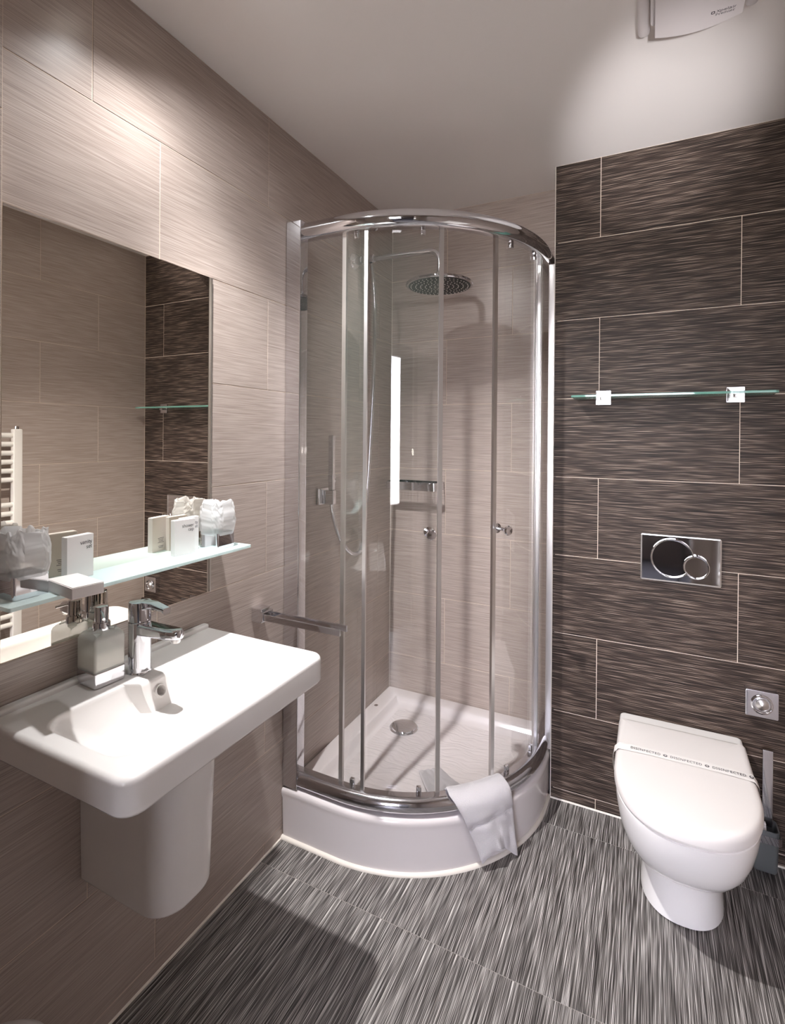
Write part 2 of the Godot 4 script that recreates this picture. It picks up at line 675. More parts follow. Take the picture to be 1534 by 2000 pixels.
func build_lamps() -> void:
	var at := Vector3(0.22, H, 1.45)
	var o := thing("downlight", "small round chrome ceiling downlight above the basin", "lamp", at)
	var b := MB.new()
	lathe(b, [[0.030, 0.0], [0.044, -0.001], [0.046, -0.004], [0.042, -0.008], [0.032, -0.009], [0.029, -0.006], [0.029, -0.001]], 40)
	part("bezel", b.mesh(), M.chrome, o)
	b = MB.new()
	lathe(b, [[0.0, -0.001], [0.027, -0.001], [0.028, -0.003], [0.0, -0.004]], 32)
	part("lamp_face", b.mesh(), M.lamp_face, o)
	# a tilted reflector beam, its halo, and the wide spill from the rim of the fitting
	for k in 3:
		var l := SpotLight3D.new()
		l.name = ["beam", "halo", "spill"][k]
		l.position = Vector3(0, -0.014, 0)
		o.add_child(l)
		l.look_at([Vector3(0.95, 0.0, 0.45), Vector3(0.2201, 0.0, 1.45), Vector3(0.95, 0.0, 0.45)][k], Vector3.RIGHT)
		l.spot_angle = [43.0, 56.0, 76.0][k]
		l.spot_angle_attenuation = [1.0, 0.7, 1.0][k]
		l.spot_attenuation = 2.0
		l.spot_range = 8.0
		l.light_energy = [2.85, 0.20, 0.30][k]
		l.light_color = Color8(250, 249, 250)
		l.light_size = 0.02
		l.shadow_enabled = true


	# photographer's lamp by the doorway, thrown up at the ceiling over the toilet wall
	var st := thing("light_stand", "black studio lamp on a slim tripod stand beside the doorway", "lamp", Vector3(1.33, 0, 2.50))
	part("pole", tubem(PackedVector3Array([Vector3(0, 0.25, 0), Vector3(0, 1.25, 0)]), 0.008, 12), M.black, st)
	for i in 3:
		var a := TAU * i / 3 + 0.4
		part("leg", tubem(PackedVector3Array([Vector3(0, 0.32, 0), Vector3(cos(a) * 0.16, 0.008, sin(a) * 0.16)]), 0.007, 10), M.black, st)
	var head := Vector3(0, 1.28, 0)
	var aim := Vector3(1.14, H, 0.30) - (st.position + head)
	b = MB.new()
	lathe(b, [[0.0, -0.07], [0.020, -0.068], [0.026, -0.05], [0.034, 0.0], [0.034, 0.012], [0.031, 0.012], [0.030, 0.002]], 32, axes(aim, head))
	part("lamp_head", b.mesh(), M.black, st)
	b = MB.new()
	lathe(b, [[0.0, 0.000], [0.030, 0.000], [0.030, 0.003], [0.0, 0.004]], 28, axes(aim, head))
	part("lamp_face", b.mesh(), M.lamp_face, st)
	var sp := SpotLight3D.new()
	sp.name = "bounce_beam"
	sp.position = head + aim.normalized() * 0.016
	st.add_child(sp)
	sp.look_at(st.position + head + aim, Vector3.UP)
	sp.spot_angle = 8.6
	sp.spot_angle_attenuation = 1.0
	sp.spot_attenuation = 2.0
	sp.spot_range = 8.0
	sp.light_energy = 3.3
	sp.light_color = Color8(250, 249, 252)
	sp.light_size = 0.03
	sp.shadow_enabled = true


# ---------------------------------------------------------------- shower
func tray_outline() -> PackedVector2Array:
	var o := PackedVector2Array()
	o.append(Vector2(0.002, 0.002))
	for s in along(0.002, L1, 0.03):
		o.append(ring(s, 0.0))
	for s in along(L1 + 0.02, L1 + L2, 0.02):
		o.append(ring(s, 0.0))
	o.append(Vector2(RC.x + RR, 0.12))
	o.append(Vector2(RC.x + RR, 0.002))
	return o


func build_shower() -> void:
	var tr := thing("shower_tray", "white acrylic quarter-round shower tray with a tall curved apron", "shower tray")
	var o := tray_outline()
	var b := MB.new()
	var rings := []
	for p in [[0.004, 0.0], [0.002, 0.02], [0.0, 0.14], [-0.003, 0.155], [-0.003, 0.166], [0.0, 0.174], [0.008, 0.179], [0.05, 0.180], [0.066, 0.179], [0.074, 0.176], [0.085, 0.163], [0.096, 0.153], [0.112, 0.148]]:
		rings.append(lift(inset(o, p[0]), p[1]))
	b.loft(rings, true, false, false)
	part("apron_and_rim", b.mesh(50.0), M.acrylic, tr)
	b = MB.new()
	rings = [lift(inset(o, 0.112), 0.148)]
	var io := inset(o, 0.112)
	for k in 12:
		rings.append(lift(shrink(io, 0.97 - k * 0.08, Vector2(0.3, 0.32)), 0.1478 - 0.0003 * (k + 1)))
	b.loft(rings, true, false, true)
	for i in b.v.size():
		b.uv[i] = Vector2(b.v[i].x * 1.3 + b.v[i].z * 0.35, b.v[i].z * 1.5)
	part("tray_floor", b.mesh(60.0), M.ribbed_acrylic, tr, Transform3D.IDENTITY, "rippled anti-slip floor")
	b = MB.new()
	rings = []
	var bead := []
	for i in 9:
		var a := -0.4 + (PI / 2 + 0.8) * i / 8
		bead.append([0.002 - cos(a) * 0.010, 0.001 + sin(a) * 0.009])
	for s in along(0.0, L1 + L2 + 0.06, 0.015):
		var r := PackedVector3Array()
		for p in bead:
			var q := ring(s, p[0])
			r.append(Vector3(q.x, maxf(p[1], 0.0), q.y))
		rings.append(r)
	b.loft(rings)
	part("sealant_bead", b.mesh(60.0), M.silicone, tr)
	b = MB.new()
	lathe(b, [[0.0, 0.0], [0.060, 0.0], [0.061, 0.004], [0.058, 0.007], [0.053, 0.0065], [0.051, 0.011], [0.03, 0.0135], [0.0, 0.0145]], 48)
	part("drain_cover", b.mesh(), M.chrome, tr, Transform3D(Basis(), Vector3(0.198, 0.1445, 0.254)), "round dark chrome drain cover")
	b = MB.new()
	lathe(b, [[0.0, 0.0], [0.009, 0.0], [0.009, 0.0006], [0.0075, 0.0008], [0.007, 0.0004], [0.0, 0.0004]], 20)
	part("maker_mark", b.mesh(), M.chrome, tr, Transform3D(Basis(), Vector3(0.035, 0.1797, 0.20)))

	var e := thing("shower_enclosure", "quarter-round chrome and glass shower enclosure with sliding doors", "shower enclosure")
	part("top_rail", sweep(half_round(2.064, 2.122, 0.046), 0.058, 1.368), M.chrome, e)
	part("bottom_rail", sweep(half_round(0.181, 0.236, 0.048), 0.062, 1.368), M.wet_chrome, e, Transform3D.IDENTITY, "water-marked chrome bottom rail")
	part("wall_post", boxm(Vector3(0.001, 0.183, 0.782), Vector3(0.062, 2.127, 0.826), 0.003), M.chrome, e)
	part("wall_post", boxm(Vector3(0.774, 0.183, 0.150), Vector3(0.7968, 2.064, 0.192), 0.002), M.satin, e)
	# panes: [name, s0, s1, off, edges that carry a seal]
	for g in [["fixed_panel", 0.058, 0.303, 0.029, [0.303]], ["fixed_panel", 1.082, 1.362, 0.029, [1.082]], ["sliding_door", 0.212, 0.566, 0.042, [0.212, 0.566]], ["sliding_door", 0.785, 1.115, 0.042, [0.785, 1.115]]]:
		var th := 0.005
		b = MB.new()
		var y0 := 0.222
		var y1 := 2.075
		rings = []
		for s in along(g[1], g[2], 0.012):
			var r := PackedVector3Array()
			for c in [[g[3], y0], [g[3], y1], [g[3] + th, y1], [g[3] + th, y0]]:
				var q := ring(s, c[0])
				r.append(Vector3(q.x, c[1], q.y))
			rings.append(r)
		b.loft(rings)
		var door := part(g[0], b.mesh(), M.pane, e)
		for s in g[4]:
			var half := 0.006 if g[0] == "fixed_panel" else 0.0075
			rings = []
			b = MB.new()
			for k in 2:
				var y: float = [y0, y1][k]
				var r := PackedVector3Array()
				for c in [[-half, -0.003], [half, -0.003], [half, th + 0.003], [half * 0.4, th + 0.006], [-half * 0.4, th + 0.006], [-half, th + 0.003]]:
					var q := ring(s + c[0], g[3] + c[1])
					r.append(Vector3(q.x, y, q.y))
				rings.append(r)
			b.loft(rings)
			part("edge_strip", b.mesh(20.0), M.satin, door)
		if g[0] == "sliding_door":
			var left: bool = g[1] < 0.5
			var sk: float = 0.528 if left else 0.802
			var q := ring(sk, g[3])
			var n := ((q - RC).normalized())
			var out := Vector3(n.x, 0, n.y)
			b = MB.new()
			lathe(b, [[0.0, -0.022], [0.012, -0.022], [0.013, -0.018], [0.007, -0.006], [0.0165, -0.002], [0.0165, 0.001], [0.008, 0.004], [0.0065, 0.010], [0.0065, 0.034], [0.010, 0.040], [0.0155, 0.047], [0.0165, 0.053], [0.014, 0.057], [0.0, 0.0585]], 32)
			part("knob", b.mesh(), M.chrome, door, axes(out, Vector3(q.x, 1.083, q.y)), "round chrome door knob")
			for s in ([0.26, 0.50] if left else [0.86, 1.04]):
				for yy in [[2.044, 2.066], [0.234, 0.258]]:
					var c := ring(s, g[3] - 0.001)
					var nn := (c - RC).normalized()
					var xf := Transform3D(Basis(Vector3(nn.y, 0, -nn.x), Vector3.UP, Vector3(nn.x, 0, nn.y)), Vector3(c.x, 0, c.y))
					b = MB.new()
					prism(b, rrect(0.017, 0.014, 0.004, 3), yy[0], yy[1], 0.003, 2, xf)
					part("roller", b.mesh(), M.chrome, door)

	# rain shower on its arm
	var rs := thing("rain_shower", "round chrome rain shower head on a bent wall arm", "shower head", Vector3(0, 2.13, 0.37))
	b = MB.new()
	lathe(b, [[0.0, 0.0], [0.033, 0.0], [0.034, 0.004], [0.030, 0.010], [0.016, 0.014], [0.016, 0.040], [0.0125, 0.043]], 36, axes(Vector3.RIGHT))
	part("wall_flange", b.mesh(), M.chrome, rs)
	b = MB.new()
	lathe(b, [[0.0125, 0.0], [0.0165, 0.002], [0.0165, 0.034], [0.0125, 0.036]], 28, axes(Vector3.RIGHT, Vector3(0.065, 0, 0)))
	part("collar", b.mesh(), M.chrome, rs)
	var pth := [Vector3(0.01, 0, 0)]
	for i in 10:
		var a := PI / 2 * i / 9
		pth.append(Vector3(0.345 + 0.045 * sin(a), -0.045 + 0.045 * cos(a) - 0.008, 0))
	pth.append(Vector3(0.39, -0.10, 0))
	part("arm", tubem(PackedVector3Array(pth), 0.0105, 16), M.chrome, rs)
	var hd := Transform3D(Basis(), Vector3(0.39, -0.151, 0))
	b = MB.new()
	lathe(b, [[0.0, 0.0], [0.128, 0.0], [0.131, 0.003], [0.131, 0.009], [0.126, 0.013], [0.05, 0.016], [0.022, 0.018], [0.018, 0.032], [0.020, 0.044], [0.013, 0.056], [0.0, 0.056]], 56)
	var head := part("head", b.mesh(), M.chrome, rs, hd)
	b = MB.new()
	lathe(b, [[0.0, -0.0012], [0.120, -0.0012], [0.121, 0.0006], [0.0, 0.0006]], 48)
	part("spray_plate", b.mesh(), M.rubber, head, Transform3D.IDENTITY, "dark nozzle plate")
	b = MB.new()
	for k in 7:
		var n := 1 if k == 0 else 6 * k + 4
		for i in n:
			var a := TAU * i / n + k * 0.3
			lathe(b, [[0.0026, -0.001], [0.0018, -0.0038], [0.0, -0.0042]], 6, Transform3D(Basis(), Vector3(cos(a), 0, sin(a)) * k * 0.0185))
	var noz := part("nozzles", b.mesh(), M.satin, head)
	noz.set_meta("kind", "stuff")

	# hand shower, its wall elbow and hose
	var hs := thing("hand_shower", "slim dark chrome hand shower standing in a square wall holder", "hand shower", Vector3(0, 1.16, 0.60))
	part("holder_plate", boxm(Vector3(0.001, -0.030, -0.036), Vector3(0.016, 0.032, 0.034), 0.003, 0.008), M.chrome, hs)
	part("holder_block", boxm(Vector3(0.014, -0.028, -0.012), Vector3(0.062, 0.026, 0.012), 0.003), M.chrome, hs)
	part("handset", boxm(Vector3(0.038, 0.026, -0.010), Vector3(0.058, 0.235, 0.010), 0.003), M.chrome, hs)
	part("wall_socket", boxm(Vector3(0.001, 0.050, -0.075), Vector3(0.020, 0.078, -0.045), 0.002), M.chrome, hs)
	var hp := smooth_path([Vector3(0.048, -0.026, 0.0), Vector3(0.052, -0.09, -0.012), Vector3(0.058, -0.17, -0.05), Vector3(0.064, -0.235, -0.12), Vector3(0.066, -0.24, -0.19), Vector3(0.064, -0.17, -0.225), Vector3(0.062, -0.05, -0.245), Vector3(0.065, 0.14, -0.265), Vector3(0.07, 0.45, -0.285), Vector3(0.075, 0.75, -0.285), Vector3(0.08, 0.88, -0.262), Vector3(0.083, 0.952, -0.231)], 8)
	part("hose", tubem(hp, 0.0078, 12), M.chrome, hs, Transform3D.IDENTITY, "flexible chrome hose")

	# wire basket on the rear wall
	var bk := thing("shower_basket", "chrome wire basket on the shower's rear wall", "basket", Vector3(0.03, 1.148, 0.002))
	b = MB.new()
	prism(b, rrect(0.25, 0.115, 0.012, 4, Vector2(0.125, 0.0575)), 0.0, 0.034, 0.001, 1)
	var fr := MB.new()
	var oo := rrect(0.25, 0.115, 0.012, 4, Vector2(0.125, 0.0575))
	fr.loft([lift(oo, 0.0), lift(oo, 0.036), lift(inset(oo, 0.003), 0.036), lift(inset(oo, 0.003), 0.0), lift(oo, 0.0)], true, false, false)
	part("band", fr.mesh(), M.chrome, bk)
	for i in 14:
		var x := 0.018 + i * 0.0165
		part("wire", tubem(PackedVector3Array([Vector3(x, 0.002, 0.002), Vector3(x, 0.002, 0.113)]), 0.0014, 6), M.chrome, bk)


# ---------------------------------------------------------------- basin
func ray_out(c: Vector2, d: Vector2, sd: Callable, far := 0.5) -> float:
	var lo := 0.0
	var hi := far
	for i in 34:
		var m := (lo + hi) / 2
		if sd.call(c + d * m) < 0.0:
			lo = m
		else:
			hi = m
	return lo


func sd_box(p: Vector2, c: Vector2, h: Vector2, r: float) -> float:
	var q := (p - c).abs() - h + Vector2(r, r)
	return Vector2(maxf(q.x, 0), maxf(q.y, 0)).length() + minf(maxf(q.x, q.y), 0.0) - r


func smax(a: float, b: float, k: float) -> float:
	var h := clampf(0.5 - 0.5 * (b - a) / k, 0.0, 1.0)
	return lerpf(b, a, h) + k * h * (1.0 - h)


func build_basin() -> void:
	var bs := thing("wash_basin", "white ceramic wash basin hung on the beige tile wall", "basin")
	var zc := 1.4575
	var c := Vector2(0.235, zc)
	var outer := func(p: Vector2) -> float: return sd_box(p, Vector2(0.166, zc), Vector2(0.246, 0.2775), 0.034) if p.x > 0.05 else sd_box(p, Vector2(0.166, zc), Vector2(0.246, 0.2775), 0.034)
	var bowl := func(p: Vector2) -> float:
		var a := sd_box(p, Vector2(0.2335, zc), Vector2(0.1185, 0.234), 0.05)
		var notch := sd_box(p, Vector2(0.07, zc), Vector2(0.076, 0.052), 0.016)
		return smax(a, -notch, 0.014)
	var n := 240
	var dirs := []
	for i in n:
		var a := TAU * i / n
		# denser towards the long sides
		dirs.append(Vector2(cos(a) * 0.72, sin(a)).normalized())
	var ro := []
	var ri := []
	for d in dirs:
		var e: float = ray_out(c, d, outer)
		if d.x < 0.0:
			e = minf(e, (c.x - 0.001) / -d.x)
		ro.append(e)
		ri.append(ray_out(c, d, bowl))
	var rings := []
	var mk := func(f: Callable) -> PackedVector3Array:
		var r := PackedVector3Array()
		for i in n:
			var q: Vector2 = f.call(i)
			r.append(Vector3((c + dirs[i] * q.x).x, q.y, (c + dirs[i] * q.x).y))
		return r
	rings.append(mk.call(func(i): return Vector2(ro[i] * 0.5, 0.786)))
	rings.append(mk.call(func(i): return Vector2(ro[i] - 0.012, 0.786)))
	for p in [[0.004, 0.788], [0.0, 0.794], [0.0, 0.82], [0.0, 0.838], [0.002, 0.8445], [0.0055, 0.8485], [0.011, 0.85]]:
		rings.append(mk.call(func(i): return Vector2(ro[i] - p[0], p[1])))
	rings.append(mk.call(func(i): return Vector2(lerpf(ro[i], ri[i], 0.6), 0.8495)))
	for p in [[0.010, 0.849], [0.005, 0.8478], [0.0015, 0.8445], [0.0, 0.8395]]:
		rings.append(mk.call(func(i): return Vector2(minf(ri[i] + p[0], ro[i] - 0.011), p[1])))
	for k in range(1, 40):
		var s := pow(k / 40.0, 1.25)
		# the fall is steep at the rim, then runs gently to the waste
		var dep := 0.0105 + 0.084 * pow(1.0 - pow(1.0 - s, 2.4), 0.85)
		rings.append(mk.call(func(i): return Vector2(ri[i] * (1.0 - s) + 0.024 * s, 0.85 - dep)))
	var b := MB.new()
	b.loft(rings, true, true, true)
	# the overflow is an opening in the rear of the bowl with a short lined passage behind it
	var hole := Vector3(0.1545, 0.8195, zc)
	var face := Vector3(0.93, 0.36, 0).normalized()
	var keep := PackedInt32Array()
	for k in range(0, b.t.size(), 3):
		var m := (b.v[b.t[k]] + b.v[b.t[k + 1]] + b.v[b.t[k + 2]]) / 3.0 - hole
		if absf(m.dot(face)) > 0.012 or (m - face * m.dot(face)).length() > 0.0108:
			keep.append_array([b.t[k], b.t[k + 1], b.t[k + 2]])
	b.t = keep
	part("bowl", b.mesh(48.0), M.ceramic, bs)
	b = MB.new()
	prism(b, rrect(0.024, 0.548, 0.01, 4, Vector2(0.0125, zc)), 0.845, 0.860, 0.005, 3)
	part("rear_upstand", b.mesh(), M.ceramic, bs)
	b = MB.new()
	lathe(b, [[0.0, 0.0], [0.030, 0.0], [0.0315, 0.002], [0.029, 0.0045], [0.024, 0.004], [0.0235, 0.010], [0.021, 0.0145], [0.0, 0.016]], 40)
	part("waste", b.mesh(), M.chrome, bs, Transform3D(Basis(), Vector3(0.235, 0.755, zc)), "chrome push waste")
	b = MB.new()
	lathe(b, [[0.0, -0.030], [0.0105, -0.030], [0.0105, 0.0015], [0.0115, 0.0030], [0.0130, 0.0030], [0.0140, 0.0010], [0.0140, -0.004], [0.0120, -0.004], [0.0120, -0.031], [0.0, -0.031]], 32, axes(face, hole))
	part("overflow_lining", b.mesh(), M.ceramic, bs)

	var pd := thing("basin_pedestal", "white ceramic half pedestal hung below the wash basin", "pedestal", Vector3(0, 0.394, zc))
	b = MB.new()
	rings = []
	for p in [[0.004, 0.004, 0.0], [0.001, 0.001, 0.003], [0.0, 0.0, 0.008], [-0.004, -0.002, 0.12], [-0.008, -0.004, 0.25], [-0.012, -0.006, 0.3915]]:
		var o := PackedVector2Array()
		var hw: float = 0.080 - p[1]
		var dp: float = 0.262 - p[0]
		var rr := 0.062
		o.append(Vector2(0.001, -hw))
		for i in 13:
			var a := -PI / 2 + PI / 2 * i / 12
			o.append(Vector2(dp - rr + rr * cos(a), -hw + rr + rr * sin(a)))
		for i in 13:
			var a := PI / 2 * i / 12
			o.append(Vector2(dp - rr + rr * cos(a), hw - rr + rr * sin(a)))
		o.append(Vector2(0.001, hw))
		rings.append(lift(o, p[2]))
	b.loft(rings)
	part("shroud", b.mesh(40.0), M.ceramic, pd)

	# mixer tap
	var tp := thing("basin_tap", "chrome single-lever mixer tap on the wash basin", "tap", Vector3(0.085, 0.85, zc))
	b = MB.new()
	lathe(b, [[0.0, 0.0], [0.0265, 0.0], [0.0265, 0.002], [0.0245, 0.005], [0.0245, 0.113], [0.023, 0.115]], 48)
	part("body", b.mesh(), M.chrome, tp)
	b = MB.new()
	lathe(b, [[0.022, 0.115], [0.0245, 0.117], [0.0245, 0.154], [0.0235, 0.160], [0.020, 0.162], [0.0, 0.1625]], 48)
	var hl := part("handle", b.mesh(), M.chrome, tp)
	b = MB.new()
	var lv := []
	for p in [[0.010, 0.152, 0.011, 0.013], [0.05, 0.157, 0.007, 0.0115], [0.080, 0.1535, 0.005, 0.010], [0.088, 0.150, 0.007, 0.010]]:
		var r := PackedVector3Array()
		for q in rrect(p[3] * 2, p[2] * 2, 0.004, 3):
			r.append(Vector3(p[0], p[1] + q.y, q.x))
		lv.append(r)
	b.loft(lv)
	part("lever", b.mesh(30.0), M.chrome, hl)
	b = MB.new()
	lv = []
	for p in [[0.005, 0.099, 0.014, 0.020], [0.06, 0.101, 0.012, 0.019], [0.10, 0.103, 0.0115, 0.0185], [0.121, 0.1045, 0.0115, 0.0155], [0.130, 0.105, 0.011, 0.010], [0.1325, 0.105, 0.009, 0.004]]:
		var r := PackedVector3Array()
		for q in rrect(p[3] * 2, p[2] * 2, 0.0075, 4):
			r.append(Vector3(p[0], p[1] + q.y, q.x))
		lv.append(r)
	b.loft(lv)
	var sp := part("spout", b.mesh(40.0), M.chrome, tp)
	b = MB.new()
	lathe(b, [[0.0, 0.0], [0.0095, 0.0], [0.0105, 0.002], [0.0105, 0.008]], 24, Transform3D(Basis(), Vector3(0.116, 0.086, 0)))
	part("aerator", b.mesh(), M.satin, sp)

	# soap dispenser
	var sd := thing("soap_dispenser", "square frosted glass soap dispenser with chrome foot and pump", "soap dispenser", Vector3(0.053, 0.8505, 1.529))
	sd.rotation.y = -0.06
	b = MB.new()
	prism(b, rrect(0.070, 0.070, 0.005, 4), 0.0, 0.032, 0.0025, 2)
	part("foot", b.mesh(), M.chrome, sd)
	b = MB.new()
	var bo := rrect(0.069, 0.069, 0.006, 4)
	var br := []
	for p in [[0.001, 0.032], [0.0, 0.035], [0.0, 0.098], [0.003, 0.105], [0.010, 0.110], [0.020, 0.112], [0.0215, 0.116]]:
		br.append(lift(inset(bo, p[0]), p[1]))
	b.loft(br)
	part("bottle", b.mesh(45.0), M.frosted_bottle, sd)
	b = MB.new()
	prism(b, rrect(0.0675, 0.0675, 0.0055, 4), 0.0355, 0.070, 0.002, 2)
	part("liquid_soap", b.mesh(), M.soap, sd, Transform3D.IDENTITY, "cream-coloured liquid soap")
	b = MB.new()
	lathe(b, [[0.0, 0.112], [0.0175, 0.112], [0.018, 0.114], [0.018, 0.126], [0.017, 0.129], [0.012, 0.1285], [0.0118, 0.131], [0.0140, 0.132], [0.0140, 0.162], [0.0130, 0.164], [0.0, 0.1645]], 32)
	var pm := part("pump", b.mesh(), M.chrome, sd)
	part("nozzle", tubem(PackedVector3Array([Vector3(0.006, 0.156, 0.004), Vector3(0.038, 0.146, 0.018)]), 0.0032, 12), M.chrome, pm)

	# swivel towel arms
	var ta := thing("towel_rail", "chrome wall bracket with two swivelling towel arms beside the shower", "towel rail", Vector3(0, 0.822, 0.966))
	part("bracket", boxm(Vector3(0.001, -0.022, -0.022), Vector3(0.042, 0.022, 0.022), 0.003), M.chrome, ta)
	part("pivot", boxm(Vector3(0.036, -0.016, -0.026), Vector3(0.050, 0.013, 0.026), 0.002), M.chrome, ta)
	b = MB.new()
	box(b, Vector3(0, -0.0095, -0.003), Vector3(0.287, 0.0095, 0.003), 0.0012)
	for z in [-0.019, 0.019]:
		part("arm", b.mesh(), M.chrome, ta, Transform3D(Basis(), Vector3(0.044, -0.002, z)))


# ---------------------------------------------------------------- mirror, shelf and what stands on it
func bag(b: MB, w: float, d: float, y0: float, y1: float, seed_: int) -> void:
	var nz := noise(seed_, 1.0, 2)
	var rings := []
	var nv := 30
	for k in nv + 1:
		var f := float(k) / nv
		var r := PackedVector3Array()
		var sw := 1.0 + 0.20 * sin(PI * minf(0.08 + f * 0.95, 1.0))
		for p in rrect(w, d, minf(w, d) * 0.30, 20):
			var q := p * sw
			var fold := (absf(nz.get_noise_3d(q.x * 34.0, f * 1.6, q.y * 34.0)) - 0.25) * 0.006 + absf(nz.get_noise_3d(q.x * 80.0 + 9.0, f * 5.0 + q.x * 40.0, q.y * 80.0)) * 0.003
			var top := nz.get_noise_2d(q.x * 46.0 + 40.0, q.y * 46.0) * 0.012 * f * f
			q += q.normalized() * fold * (0.3 + f)
			r.append(Vector3(q.x, lerpf(y0, y1, f) + top, q.y))
		rings.append(r)
	# the mouth is tucked back into the tumbler
	var last: PackedVector3Array = rings[nv]
	for k in range(1, 7):
		var r := PackedVector3Array()
		for i in last.size():
			var p := last[i]
			var s := 1.0 - 0.075 * k
			r.append(Vector3(p.x * s, p.y + 0.002 * sin(k * 0.9) - 0.0022 * k * k * 0.6 + nz.get_noise_3d(p.x * 60, k * 1.0, p.z * 60) * 0.005, p.z * s))
		rings.append(r)
	b.loft(rings, true, false, false)


func tumbler(at: Vector3, label: String, seed_: int, turn: float) -> void:
	var t := thing("tumbler_holder", label, "tumbler", at, "bagged tumblers on the mirror shelf")
	t.rotation.y = turn
	var o := rrect(0.066, 0.066, 0.006, 3)
	var b := MB.new()
	b.loft([lift(o, 0.0), lift(o, 0.042), lift(inset(o, 0.003), 0.042), lift(inset(o, 0.003), 0.002), lift(inset(o, 0.003), 0.0)], true, true, true)
	part("holder_frame", b.mesh(), M.chrome, t)
	part("wall_stud", boxm(Vector3(-0.008, 0.026, -0.045), Vector3(0.006, 0.036, -0.032), 0.001), M.chrome, t)
	b = MB.new()
	lathe(b, [[0.0, 0.004], [0.026, 0.004], [0.029, 0.008], [0.034, 0.108], [0.0325, 0.108], [0.027, 0.010], [0.0, 0.009]], 28)
	part("tumbler", b.mesh(), M.pane, t)
	b = MB.new()
	bag(b, 0.068, 0.068, 0.036, 0.122, seed_)
	part("bag", b.mesh(50.0), M.bag, t, Transform3D.IDENTITY, "crinkled clear plastic bag over the tumbler")


func carton(called: String, label: String, at: Vector3, size: Vector3, turn: float, words: Array, small := true) -> void:
	var t := thing(called, label, "box", at, "white amenity boxes on the mirror shelf")
	t.rotation.y = turn
	# local: x = thickness towards the room, z = width
	part("carton", boxm(Vector3(-size.x / 2, 0, -size.z / 2), Vector3(size.x / 2, size.y, size.z / 2), 0.0008), M.card, t)
	part("lid_flap", boxm(Vector3(-size.x / 2 + 0.0006, size.y - 0.0004, -size.z / 2 + 0.0012), Vector3(size.x / 2 - 0.0006, size.y + 0.0005, size.z / 2 - 0.0012), 0.0002), M.paper, t)
	var face := Basis(Vector3(0, 0, -1), Vector3(0, 1, 0), Vector3(1, 0, 0))
	for i in words.size():
		text("lettering", words[i], 0.0105, Transform3D(face, Vector3(size.x / 2 + 0.0001, size.y - 0.016 - 0.0105 * i, -size.z / 2 + 0.004)), M.ink, t, "Droid Sans", HORIZONTAL_ALIGNMENT_RIGHT)
	if small:   # fine print on the side towards the mirror
		for i in 6:
			var w := size.z * (0.34 - 0.05 * ((i * 7) % 3))
			var y := 0.034 - i * 0.0038 - (0.006 if i > 3 else 0.0)
			part("fine_print", boxm(Vector3(-size.x / 2 - 0.0003, y, size.z * 0.02 - w / 2), Vector3(-size.x / 2 + 0.0002, y + 0.0011, size.z * 0.02 + w / 2), 0.0), M.ink, t)


func build_mirror_shelf() -> void:
	var mi := thing("wall_mirror", "large frameless mirror on the tile wall above the basin", "mirror")
	# hung a third of a degree out of true
	part("silvering", boxm(Vector3(-0.002, -0.4475, -0.268), Vector3(0.002, 0.4475, 0.268), 0.0006), M.mirror, mi, Transform3D(Basis(Vector3.UP, -0.0054), Vector3(0.0042, 1.392, 1.4365)))
	b_edge(mi)
	var sh := thing("mirror_shelf", "frosted glass shelf across the mirror carrying boxes and tumblers", "shelf", Vector3(0, 1.075, 0))
	part("glass_plate", boxm(Vector3(0.006, 0.0, 1.128), Vector3(0.123, 0.008, 1.750), 0.0012, 0.004), M.frosted, sh)
	for z in [1.205, 1.672]:
		part("bracket", boxm(Vector3(0.0055, -0.014, z - 0.013), Vector3(0.030, -0.0002, z + 0.013), 0.002), M.chrome, sh)
	var y := 1.0832
	tumbler(Vector3(0.060, y, 1.195), "plastic-bagged tumbler in a chrome stand beside the shower cap box", 5, 0.0)
	tumbler(Vector3(0.055, y, 1.693), "plastic-bagged tumbler in a chrome stand beside the vanity set box", 9, 0.0)
	carton("vanity_box", "white card box reading vanity set, standing behind the flat box", Vector3(0.036, y, 1.572), Vector3(0.017, 0.092, 0.062), 0.10, ["vanity", "set"])
	carton("shower_cap_box", "grey-white card box reading shower cap, standing on the glass shelf", Vector3(0.052, y, 1.306), Vector3(0.016, 0.090, 0.060), -0.12, ["shower", "cap"])
	carton("slim_box", "white card box standing between the shower cap box and the mirror", Vector3(0.030, y, 1.268), Vector3(0.014, 0.089, 0.058), 0.02, ["vanity", "set"])
	var t := thing("soap_box", "flat white square box lying on the shelf edge above the soap dispenser", "box", Vector3(0.124, y, 1.6335), "white amenity boxes on the mirror shelf")
	t.rotation.y = -0.15
	part("carton", boxm(Vector3(-0.054, 0, -0.029), Vector3(0.054, 0.021, 0.029), 0.0008), M.card, t)
	part("lid_flap", boxm(Vector3(-0.0535, 0.0208, -0.0285), Vector3(0.0535, 0.0220, 0.0275), 0.0003), M.paper, t, Transform3D(Basis(Vector3(0, 0, 1), 0.006), Vector3.ZERO))


func b_edge(mi: Node3D) -> void:
	part("ground_edge", boxm(Vector3(0.0002, 0.9435, 1.1655), Vector3(0.0070, 1.8405, 1.1682), 0.0), M.satin, mi)


